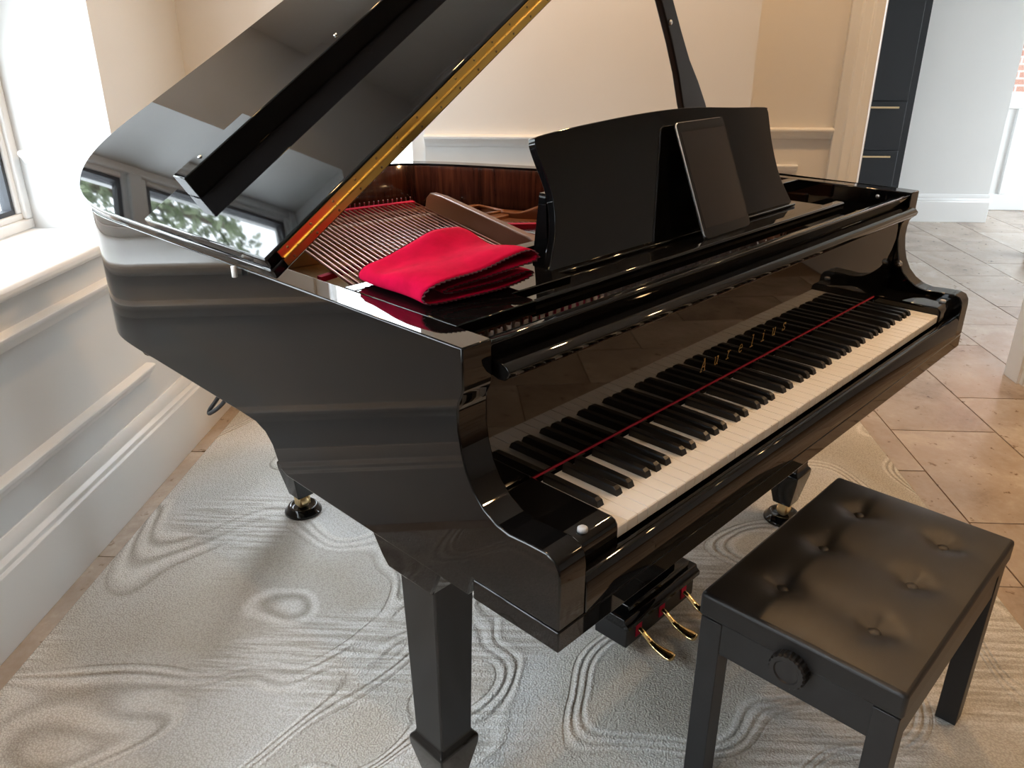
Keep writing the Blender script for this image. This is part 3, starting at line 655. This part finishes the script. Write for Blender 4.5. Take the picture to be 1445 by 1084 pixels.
# long tenor and treble strings below the bass set
NT = 74
for i in range(NT):
    t = i/(NT-1)
    x = 0.43+0.82*t; y1 = 1.12-0.60*t if t > 0.0 else 1.1
    if i < 26: x1 = x-0.02-0.10*(1-i/26); y1 = 1.17-0.16*(i/26)
    else: x1 = x+0.0; y1 = 1.01-0.44*((i-26)/(NT-27))
    part('steel_string', MB().tube([(x, 0.36, 0.868), (x1, y1, 0.862)], 0.0009, 5), 'steel', piano, smooth=True)
tp = MB()
for i in range(60):
    x = 0.03+1.20*i/59
    for r in range(3 if x > 0.45 else 1):
        y = (0.338+0.018*r+(0.006 if i % 2 else 0)) if x > 0.45 else 0.338; tp.lathe([(0.0034, 0), (0.0034, 0.026), (0.0030, 0.032), (0.001, 0.032)], (x+0.004*r, y, 0.866), n=6)
part('tuning_pins', tp, 'steel', piano, kind='stuff')
for i in range(34):
    x = 0.02+0.38*i/33
    part('string_end', MB().tube([(x, 0.340, 0.884), (x+0.006, 0.376, 0.873)], 0.0022, 5), 'copper', piano, smooth=True)
part('agraffe_felt', MB().prism([(0.300, 0.8665), (0.330, 0.8665), (0.330, 0.876), (0.300, 0.876)], 'x', 0.20, 0.33), 'red_felt', piano)
# dampers
dm = MB().hexa([(-0.007, 0, 0), (0.007, 0, 0), (0.007, 0.05, 0), (-0.007, 0.05, 0)], [(-0.007, 0.004, 0.022), (0.007, 0.004, 0.022), (0.007, 0.046, 0.022), (-0.007, 0.046, 0.022)])
dmesh = dm.mesh('damper', 'satin_black')
for i in range(26):
    x = 0.12+0.0165*i
    put('damper', dmesh, piano, Matrix.Translation((x, 0.475+0.002*i, 0.878)))
    part('damper_felt', MB().box(x-0.006, x+0.006, 0.478+0.002*i, 0.520+0.002*i, 0.8735, 0.8785), 'grey_felt', piano)

# --- lid
LA = math.radians(33.0); LO = Vector((-0.143, 0, 0.977))
es = Vector((math.cos(LA), 0, math.sin(LA))); en = Vector((-math.sin(LA), 0, math.cos(LA)))
def L3(s, y, n): return tuple(LO+es*s+en*n+Vector((0, y, 0)))
lid_edge = catmull([(0.0, 0.552, 0), (0.0, 0.8, 0), (0.0, 1.10, 0), (0.002, 1.22, 0), (0.014, 1.32, 0), (0.040, 1.405, 0), (0.084, 1.48, 0), (0.145, 1.527, 0), (0.224, 1.542, 0), (0.32, 1.530, 0), (0.42, 1.515, 0), (0.56, 1.494, 0), (0.74, 1.474, 0),
                    (0.86, 1.452, 0), (0.94, 1.41, 0), (1.0, 1.34, 0), (1.06, 1.23, 0), (1.12, 1.11, 0), (1.19, 0.99, 0), (1.28, 0.87, 0), (1.38, 0.77, 0), (1.46, 0.69, 0), (1.50, 0.61, 0), (1.508, 0.552, 0)], 5)
TL = 0.019
lid = part('lid', MB().hexa([L3(p.x, p.y, -0.004) for p in lid_edge], [L3(p.x, p.y, -0.004+TL) for p in lid_edge]), 'lacquer', piano, bevel=0.0045, seg=3)
flap_poly = [(0.004, 0.552), (0.004, 0.975), (1.50, 0.975), (1.50, 0.552)]
flap = part('lid_flap', MB().hexa([L3(s, y, 0.0155) for s, y in flap_poly], [L3(s, y, 0.0345) for s, y in flap_poly]), 'lacquer', piano, bevel=0.004, seg=3)
lp = [(0.081, 0.870), (0.081, 0.915), (1.43, 0.915), (1.43, 0.870)]
part('flap_lip', MB().hexa([L3(s, y, 0.0346) for s, y in lp], [L3(s, y, 0.0790) for s, y in lp]), 'lacquer', flap, bevel=0.0022)
for s_ in (0.135, 0.50):
    part('lip_stud', MB().lathe([(0.001, 0.003), (0.0035, 0.0025), (0.0045, 0.0), (0.001, 0.0)], L3(s_, 0.893, 0.0790), tuple(en), 12), 'steel', flap, smooth=True)
def L_bar(s0, s1, n0, n1, y0, y1): 
    return MB().hexa([L3(s0, y0, n0), L3(s1, y0, n0), L3(s1, y0, n1), L3(s0, y0, n1)], [L3(s0, y1, n0), L3(s1, y1, n0), L3(s1, y1, n1), L3(s0, y1, n1)])
hg = part('lid_hinge', L_bar(0.028, 1.46, 0.0005, 0.0135, 0.5498, 0.5518), 'brass', piano, label='long polished brass piano hinge')
part('hinge_leaf', L_bar(0.028, 1.46, 0.0165, 0.0295, 0.5498, 0.5518), 'brass', hg)
kn = MB(); s = 0.03
while s < 1.44:
    kn.tube([L3(s, 0.5485, 0.0150), L3(s+0.029, 0.5485, 0.0150)], 0.0024, 8); s += 0.0298
part('hinge_knuckle', kn, 'brass', hg, smooth=False, auto=40)
scm = MB().lathe([(0.0022, 0.0), (0.0022, 0.0006), (0.0008, 0.0010), (0.0004, 0.0010)], (0, 0, 0), (0, -1, 0), 10).mesh('screw', 'screw', True)
for k in range(22):
    s = 0.045+0.052*k
    put('screw', scm, hg, Matrix.Translation(L3(s, 0.5496, 0.0060)))
    put('screw', scm, hg, Matrix.Translation(L3(s, 0.5496, 0.0240)))
part('lid_bumper', MB().lathe([(0.0045, 0), (0.0045, 0.018), (0.001, 0.018)], (-0.150, 0.668, 0.958), n=12), 'grey_felt', piano, smooth=True, label='small white bumper under the lid edge')
# --- lid prop
pb = Vector((1.285, 0.665, 0.945)); pd = Vector((-math.sin(LA), 0, math.cos(LA)))
# stick runs square to the lid until it meets its underside
tlen = ((LO+en*-0.004-pb).dot(en))/pd.dot(en)
px = es
prof = [(-0.040, 0.0), (0.040, 0.0), (0.046, 0.10), (0.047, 0.22), (0.040, 0.29), (0.028, 0.36), (0.024, 0.44), (0.022, 0.55), (0.020, tlen-0.004), (-0.020, tlen-0.004), (-0.022, 0.55), (-0.024, 0.44), (-0.030, 0.36), (-0.044, 0.28), (-0.048, 0.22), (-0.046, 0.10)]
part('lid_prop', MB().hexa([tuple(pb+px*a+pd*b+Vector((0, -0.010, 0))) for a, b in prof], [tuple(pb+px*a+pd*b+Vector((0, 0.010, 0))) for a, b in prof]), 'satin_black', piano, bevel=0.004)
q0 = pb-px*0.012+pd*0.485
part('prop_stud', MB().lathe([(0.001, 0.005), (0.006, 0.004), (0.0075, 0.0), (0.001, 0.0)], q0+Vector((0, -0.010, 0)), (0, -1, 0), 12), 'steel', piano, smooth=True)

# --- legs with casters
def leg(cx, cy, ztop, w1, bracket):
    lg = MB()
    def ring(h, w): return [(cx-w, cy-w, h), (cx+w, cy-w, h), (cx+w, cy+w, h), (cx-w, cy+w, h)]
    secs = [(0.070, 0.026), (0.082, 0.0285), (0.160, 0.0435), (0.178, 0.0445), (0.186, 0.0375), (0.194, 0.0350), (ztop-0.02, w1), (ztop, w1)]
    vs = []; fs = []
    for h, w in secs: vs += ring(h, w)
    for i in range(len(secs)-1): fs += [(4*i+k, 4*i+(k+1) % 4, 4*i+4+(k+1) % 4, 4*i+4+k) for k in range(4)]
    fs += [(3, 2, 1, 0), tuple(len(vs)-4+k for k in range(4))]
    o = part('leg', lg.add(vs, fs), 'satin_leg', piano, bevel=0.003)
    ca_ = MB()
    ca_.box(cx-0.020, cx-0.014, cy-0.014, cy+0.012, 0.0375, 0.074); ca_.box(cx+0.014, cx+0.020, cy-0.014, cy+0.012, 0.0375, 0.074); ca_.box(cx-0.020, cx+0.020, cy-0.014, cy+0.014, 0.066, 0.0765)
    part('caster_fork', ca_, 'caster_brass', o, bevel=0.002)
    part('caster_wheel', MB().lathe([(0.006, -0.0125), (0.016, -0.0125), (0.018, -0.010), (0.018, 0.010), (0.016, 0.0125), (0.006, 0.0125)], (cx, cy, RT+0.0345), (1, 0, 0), 24), 'caster_brass', o, auto=40)
    if bracket:
        y0, y1 = cy-0.075, cy+0.105
        pr = [(y0+0.02, ztop-0.004), (y1-0.055, ztop-0.004), (y1-0.040, ztop+0.012), (y1-0.020, ztop+0.042), (y1, 0.6125), (y0-0.01, 0.6125), (y0+0.005, ztop+0.03)]
        part('leg_bracket', MB().prism(pr, 'x', cx-0.058, cx+0.058), 'lacquer', o, bevel=0.004)
    else:
        part('leg_bracket', MB().box(cx-0.07, cx+0.07, cy-0.07, cy+0.07, ztop-0.004, 0.70), 'lacquer', o, bevel=0.003)
    cup = part('caster_cup', MB().lathe([(0.001, 0.0), (0.052, 0.0), (0.055, 0.004), (0.053, 0.010), (0.046, 0.016), (0.042, 0.024), (0.036, 0.025), (0.032, 0.018), (0.028, 0.0165), (0.001, 0.0160)], (cx, cy, RT), n=36), 'lacquer', smooth=True)
    return cup
def leg_mat():
    m, t, b = nt('brushed_black_leg'); v = coords(t, (30, 30, 2)); n = noise(t, v, 3, 4, 0.6)
    r = ramp(t, n, [(0.3, (0.008, 0.0085, 0.009)), (0.75, (0.014, 0.015, 0.016))]); link(t, r.outputs[0], b.inputs['Base Color']); S(b, Roughness=0.12); return m
M['satin_leg'] = leg_mat()
c1 = leg(-0.062, 0.300, 0.545, 0.0415, True); c2 = leg(1.262, 0.305, 0.545, 0.0415, True); c3 = leg(0.300, 1.352, 0.66, 0.0415, False)
for c, lb in ((c1, 'round black caster cup under the bass side front leg'), (c2, 'round black caster cup under the front leg behind the bench'), (c3, 'round black caster cup under the tail leg')):
    tag(c, lb, 'caster cup', 'caster cups under the piano legs')
# under-frame beams
part('brace_beam', MB().box(0.25, 0.35, 0.62, 1.42, 0.695, 0.77), 'satin_black', piano)
part('brace_beam', MB().box(0.80, 0.90, 0.60, 1.20, 0.695, 0.77), 'satin_black', piano)
part('bottom_knob', MB().lathe([(0.001, 0.0), (0.030, 0.002), (0.034, 0.010), (0.034, 0.032), (0.001, 0.032)], (-0.085, 1.215, 0.663), n=20), 'satin_black', piano, smooth=True)
lc = catmull([(-0.108, 0.845, 0.692), (-0.110, 0.862, 0.665), (-0.112, 0.892, 0.640), (-0.113, 0.925, 0.619), (-0.112, 0.940, 0.612), (-0.110, 0.936, 0.622), (-0.109, 0.905, 0.650), (-0.108, 0.872, 0.682), (-0.108, 0.866, 0.694)], 5)
part('cable_loop', MB().tube(lc, 0.0042, 8), 'cord', piano, smooth=True, label='black cable loop hanging below the rim')
# --- pedal lyre
ly = part('pedal_lyre', MB().prism([(0.288, 0.038), (0.378, 0.038), (0.378, 0.094), (0.288, 0.094)], 'x', 0.470, 0.745), 'satin_black', piano, bevel=0.002)
part('lyre_moulding', MB().prism([(0.278, 0.095), (0.390, 0.095), (0.390, 0.106), (0.382, 0.112), (0.378, 0.122), (0.290, 0.122), (0.286, 0.112), (0.278, 0.106)], 'x', 0.460, 0.755), 'lacquer', ly, bevel=0.002)
part('lyre_moulding', MB().prism([(0.296, 0.1225), (0.370, 0.1225), (0.370, 0.142), (0.296, 0.142)], 'x', 0.485, 0.730), 'lacquer', ly, bevel=0.004)
for x in (0.535, 0.66):
    part('lyre_post', MB().box(x, x+0.032, 0.312, 0.352, 0.1425, 0.6125), 'lacquer', ly, bevel=0.003)
part('lyre_panel', MB().box(0.52, 0.71, 0.36, 0.372, 0.40, 0.6125), 'lacquer', ly)
def pedal(x):
    path = catmull([(x, 0.300, 0.070), (x, 0.280, 0.068), (x, 0.262, 0.058), (x, 0.245, 0.048), (x, 0.225, 0.044), (x, 0.205, 0.043), (x, 0.190, 0.042)], 4)
    wd = [0.007, 0.007, 0.0075, 0.009, 0.0125, 0.0165, 0.013]; vs = []; fs = []
    n = len(path)
    for i, p in enumerate(path):
        f = i/(n-1)*6; a = int(min(f, 5)); w = wd[a]+(wd[a+1]-wd[a])*(f-a)
        if i == n-1: w = 0.006
        th = 0.007
        for k in range(10):
            an = 2*math.pi*k/10; vs.append((p.x+w*math.cos(an), p.y, p.z+th*0.75*math.sin(an)))
    for i in range(n-1): fs += [(10*i+k, 10*i+(k+1) % 10, 10*i+10+(k+1) % 10, 10*i+10+k) for k in range(10)]
    fs += [tuple(range(9, -1, -1)), tuple(10*(n-1)+k for k in range(10))]
    part('pedal', MB().add(vs, fs), 'brass_bright', ly, smooth=True, label='polished brass pedal')
    part('pedal_felt', MB().box(x-0.0105, x+0.0105, 0.2855, 0.2878, 0.052, 0.084), 'red_felt', ly)
for x in (0.515, 0.607, 0.699): pedal(x)

# ================================================================== TABLET
tb = thing('tablet', (0.68, 0.26, 0.963), 'dark tablet with thin silver edge leaning against the music desk', 'tablet')
BLc = Vector((0.583, 0.252, 0.9635)); xv = Vector((0.182, 0.006, 0)).normalized(); TLc = Vector((0.602, 0.352, 1.166))
yv = (TLc-BLc); hgt = yv.length; yv.normalize(); nv = xv.cross(yv).normalized()   # nv points to the player
if nv.y > 0: nv = -nv
Wt = 0.180
def rr(x0, x1, y0, y1, r, n=5):
    out = []
    for cx, cy, a0 in ((x1-r, y1-r, 0), (x0+r, y1-r, 90), (x0+r, y0+r, 180), (x1-r, y0+r, 270)):
        for k in range(n+1):
            a = math.radians(a0+90*k/n); out.append((cx+r*math.cos(a), cy+r*math.sin(a)))
    return out
def T3(p, d): return tuple(BLc+xv*p[0]+yv*p[1]+nv*d)
def slab(poly, d0, d1): return MB().hexa([T3(p, d0) for p in poly], [T3(p, d1) for p in poly])
part('body', slab(rr(0, Wt, 0, hgt, 0.010), -0.0065, 0.0), 'tablet_edge', tb, bevel=0.002)
part('bezel', slab(rr(0.0015, Wt-0.0015, 0.0015, hgt-0.0015, 0.009), 0.0001, 0.0008), 'bezel', tb)
part('screen', slab(rr(0.008, Wt-0.008, 0.020, hgt-0.020, 0.001), 0.0009, 0.0012), 'screen', tb, label='unlit dark screen')

# ================================================================== CLOTH
ct = thing('polishing_cloth', (0.02, 0.35, ZT), 'folded crimson polishing cloth with picot edging on the piano shelf', 'cloth')
cp = catmull([(-.086, .014, 0), (-.080, .028, 0), (-.055, .036, 0), (.0, .040, 0), (.05, .048, 0), (.090, .051, 0), (.104, .045, 0), (.098, .037, 0), (.05, .033, 0), (-.01, .024, 0), (-.046, .019, 0), (-.052, .0150, 0), (-.03, .0125, 0),
              (.04, .0155, 0), (.086, .022, 0), (.101, .019, 0), (.098, .012, 0), (.05, .0055, 0), (-.02, .0030, 0), (-.065, .0030, 0), (-.082, .0060, 0)], 4, closed=True)
R_c = math.radians(-6); NY = 22
def cl(p, j):
    f = j/(NY-1); y = -0.083+0.166*f
    x, z = p.x, p.y
    amp = min(1, max(0, (z-0.012)/0.035))
    z2 = z*(1+0.10*math.sin(2.2*f*math.pi+x*9)*amp) + 0.012*amp*math.exp(-((f-0.95)/0.2)**2)*math.exp(-((x-0.02)/0.05)**2) - 0.010*amp*math.exp(-((f-0.8)/0.25)**2)*math.exp(-((x+0.06)/0.03)**2)
    y2 = y*(1+0.05*math.sin(x*20)) + 0.006*math.sin(z*120)
    xx = x+0.004*math.sin(f*5+z*60)
    return (0.014+xx*math.cos(R_c)-y2*math.sin(R_c), 0.352+xx*math.sin(R_c)+y2*math.cos(R_c), ZT+0.0022+z2)
nC = len(cp); vs = [cl(p, j) for j in range(NY) for p in cp]; fs = [(j*nC+k, j*nC+(k+1) % nC, (j+1)*nC+(k+1) % nC, (j+1)*nC+k) for j in range(NY-1) for k in range(nC)]
body = part('folded_layers', MB().add(vs, fs), 'cloth', ct, smooth=True)
so = body.modifiers.new('solid', 'SOLIDIFY'); so.thickness = 0.0026; so.offset = 0.0
for j, dy in ((0, -0.0010), (NY-1, 0.0010)):
    ring = [Vector(cl(p, j)) for p in cp]; acc = 0
    dense = []
    for k in range(nC):
        a, b = ring[k], ring[(k+1) % nC]; m = max(1, int((b-a).length/0.0034))
        dense += [a+(b-a)*(q/m) for q in range(m)]
    zz = [p+Vector((0, dy*(4.2 if i % 2 else 0.0), 0)) for i, p in enumerate(dense)]
    part('picot_edging', MB().tube(zz+[zz[0]], 0.0012, 5, cap=False), 'stitch', ct, label='dark red stitched picot edging')

# ================================================================== BENCH
bx0, bx1, by0, by1 = 0.283, 0.829, -0.322, 0.020
bench = thing('piano_bench', ((bx0+bx1)/2, (by0+by1)/2, RT), 'black adjustable piano bench with buttoned leatherette seat', 'bench')
NX_, NY_ = 72, 48
btn = [(x, y) for x in (0.395, 0.556, 0.716) for y in (-0.073, -0.230)]
def seat_z(x, y):
    ex = min(x-bx0, bx1-x); ey = min(y-by0, by1-y); e = min(ex, ey)
    z = 0.4475+0.013*(1-math.exp(-ex/0.05))*(1-math.exp(-ey/0.05))
    for a, b in btn:
        dx, dy = x-a, y-b; d2 = dx*dx+dy*dy
        z -= 0.0125*math.exp(-d2/(2*0.020**2))+0.004*math.exp(-d2/(2*0.045**2))
        d = math.sqrt(d2); ang = math.atan2(dy, dx)
        z -= 0.0016*math.exp(-d/0.05)*math.cos(4*ang)
    return z
vs = []; fs = []
for j in range(NY_+1):
    for i in range(NX_+1):
        x = bx0+(bx1-bx0)*i/NX_; y = by0+(by1-by0)*j/NY_
        vs.append((x, y, seat_z(x, y)))
for j in range(NY_):
    for i in range(NX_): a = j*(NX_+1)+i; fs.append((a, a+1, a+NX_+2, a+NX_+1))
per = [i for i in range(NX_+1)]+[(j*(NX_+1)+NX_) for j in range(1, NY_+1)]+[NY_*(NX_+1)+i for i in range(NX_-1, -1, -1)]+[j*(NX_+1) for j in range(NY_-1, 0, -1)]
b0 = len(vs)
for k in per: vs.append((vs[k][0], vs[k][1], 0.400))
n = len(per)
for k in range(n): fs.append((per[(k+1) % n], per[k], b0+k, b0+(k+1) % n))
fs.append(tuple(b0+k for k in range(n)))
part('seat', MB().add(vs, fs), 'leather', bench, bevel=0.007, seg=3, label='tufted black leatherette seat')
for a, b in btn:
    part('seat_button', MB().lathe([(0.001, 0.0045), (0.006, 0.0038), (0.0110, 0.0018), (0.0122, -0.001), (0.0122, -0.004), (0.001, -0.004)], (a, b, seat_z(a, b)+0.001), n=18), 'leather', bench, smooth=True)
part('seat_frame', MB().box(bx0+0.012, bx1-0.012, by0+0.012, by1-0.012, 0.338, 0.3995), 'bench_wood', bench)
part('apron', MB().box(bx0+0.006, bx0+0.0115, by0+0.042, by1-0.042, 0.335, 0.3995).box(bx1-0.0115, bx1-0.006, by0+0.042, by1-0.042, 0.335, 0.3995).box(bx0+0.042, bx1-0.042, by0+0.006, by0+0.0115, 0.335, 0.3995).box(bx0+0.042, bx1-0.042, by1-0.0115, by1-0.006, 0.335, 0.3995), 'bench_wood', bench, bevel=0.001)
for ix in (0, 1):
    for iy in (0, 1):
        x = bx0+0.004 if ix == 0 else bx1-0.004-0.040; y = by0+0.004 if iy == 0 else by1-0.004-0.040
        lw = 0.040; t = 0.004
        lo = [(x+t*(1-ix)*0, y, RT), (x+lw, y, RT), (x+lw, y+lw, RT), (x, y+lw, RT)]
        part('leg', MB().box(x, x+lw, y, y+lw, RT, 0.3975), 'bench_wood', bench, bevel=0.0015)
for sgn, xk in ((-1, bx0+0.006), (1, bx1-0.006)):
    pr = []
    kb = MB(); K = 44; ra = []
    for k in range(K): ra.append(0.0315 if k % 2 else 0.0295)
    rings = [(0.0, 0.93), (0.004, 1.0), (0.020, 1.0), (0.024, 0.93)]
    vs = []; fs = []
    for h, sc in rings:
        for k in range(K):
            an = 2*math.pi*k/K; vs.append((xk+sgn*h, -0.151+ra[k]*sc*math.cos(an), 0.393+ra[k]*sc*math.sin(an)))
    for i in range(3): fs += [(K*i+k, K*i+(k+1) % K, K*i+K+(k+1) % K, K*i+K+k) for k in range(K)]
    vs += [(xk+sgn*0.024, -0.151+0.021*math.cos(2*math.pi*k/K), 0.393+0.021*math.sin(2*math.pi*k/K)) for k in range(K)]; i = 3
    fs += [(K*3+k, K*3+(k+1) % K, K*4+(k+1) % K, K*4+k) for k in range(K)]
    vs += [(xk+sgn*0.0215, -0.151+0.019*math.cos(2*math.pi*k/K), 0.393+0.019*math.sin(2*math.pi*k/K)) for k in range(K)]
    fs += [(K*4+k, K*4+(k+1) % K, K*5+(k+1) % K, K*5+k) for k in range(K)]
    fs += [tuple(K*5+k for k in range(K)), tuple(range(K))]
    part('adjusting_knob', kb.add(vs, fs), 'knob', bench, label='ribbed black height adjusting knob')

# ================================================================== KITCHEN FURNITURE
nc = thing('tall_cabinet', room(5.2, -1.9, 0), 'tall navy kitchen cabinet with slim brass bar handles seen through the doorway', 'cabinet')
part('carcass', MB().box(5.20, 5.514, -2.415, -1.2, 0.0, 2.3), 'navy', nc, ROOM)
for (z0, z1) in ((0.10, 0.57), (0.575, 0.905), (0.91, 2.28)):
    fr = part('door_front', MB().box(5.18, 5.199, -2.36, -1.3, z0, z1), 'navy', nc, ROOM, bevel=0.002)
    if z1 < 1: part('handle', MB().box(5.150, 5.158, -2.30, -1.75, z1-0.045, z1-0.033).box(5.158, 5.180, -2.28, -2.268, z1-0.043, z1-0.035).box(5.158, 5.180, -1.80, -1.788, z1-0.043, z1-0.035), 'handle', fr, ROOM)
fs_ = thing('footstool', room(4.46, -3.06, 0), 'low round stool with dark cushion on the kitchen floor', 'stool')
cst = room(4.46, -3.085, 0)
part('base', MB().lathe([(0.001, 0.0), (0.065, 0.0), (0.070, 0.02), (0.060, 0.105), (0.001, 0.105)], cst, n=24), 'pink_base', fs_, smooth=True)
part('cushion', MB().lathe([(0.001, 0.105), (0.085, 0.105), (0.097, 0.12), (0.097, 0.135), (0.085, 0.15), (0.001, 0.155)], cst, n=28), 'knob', fs_, smooth=True)
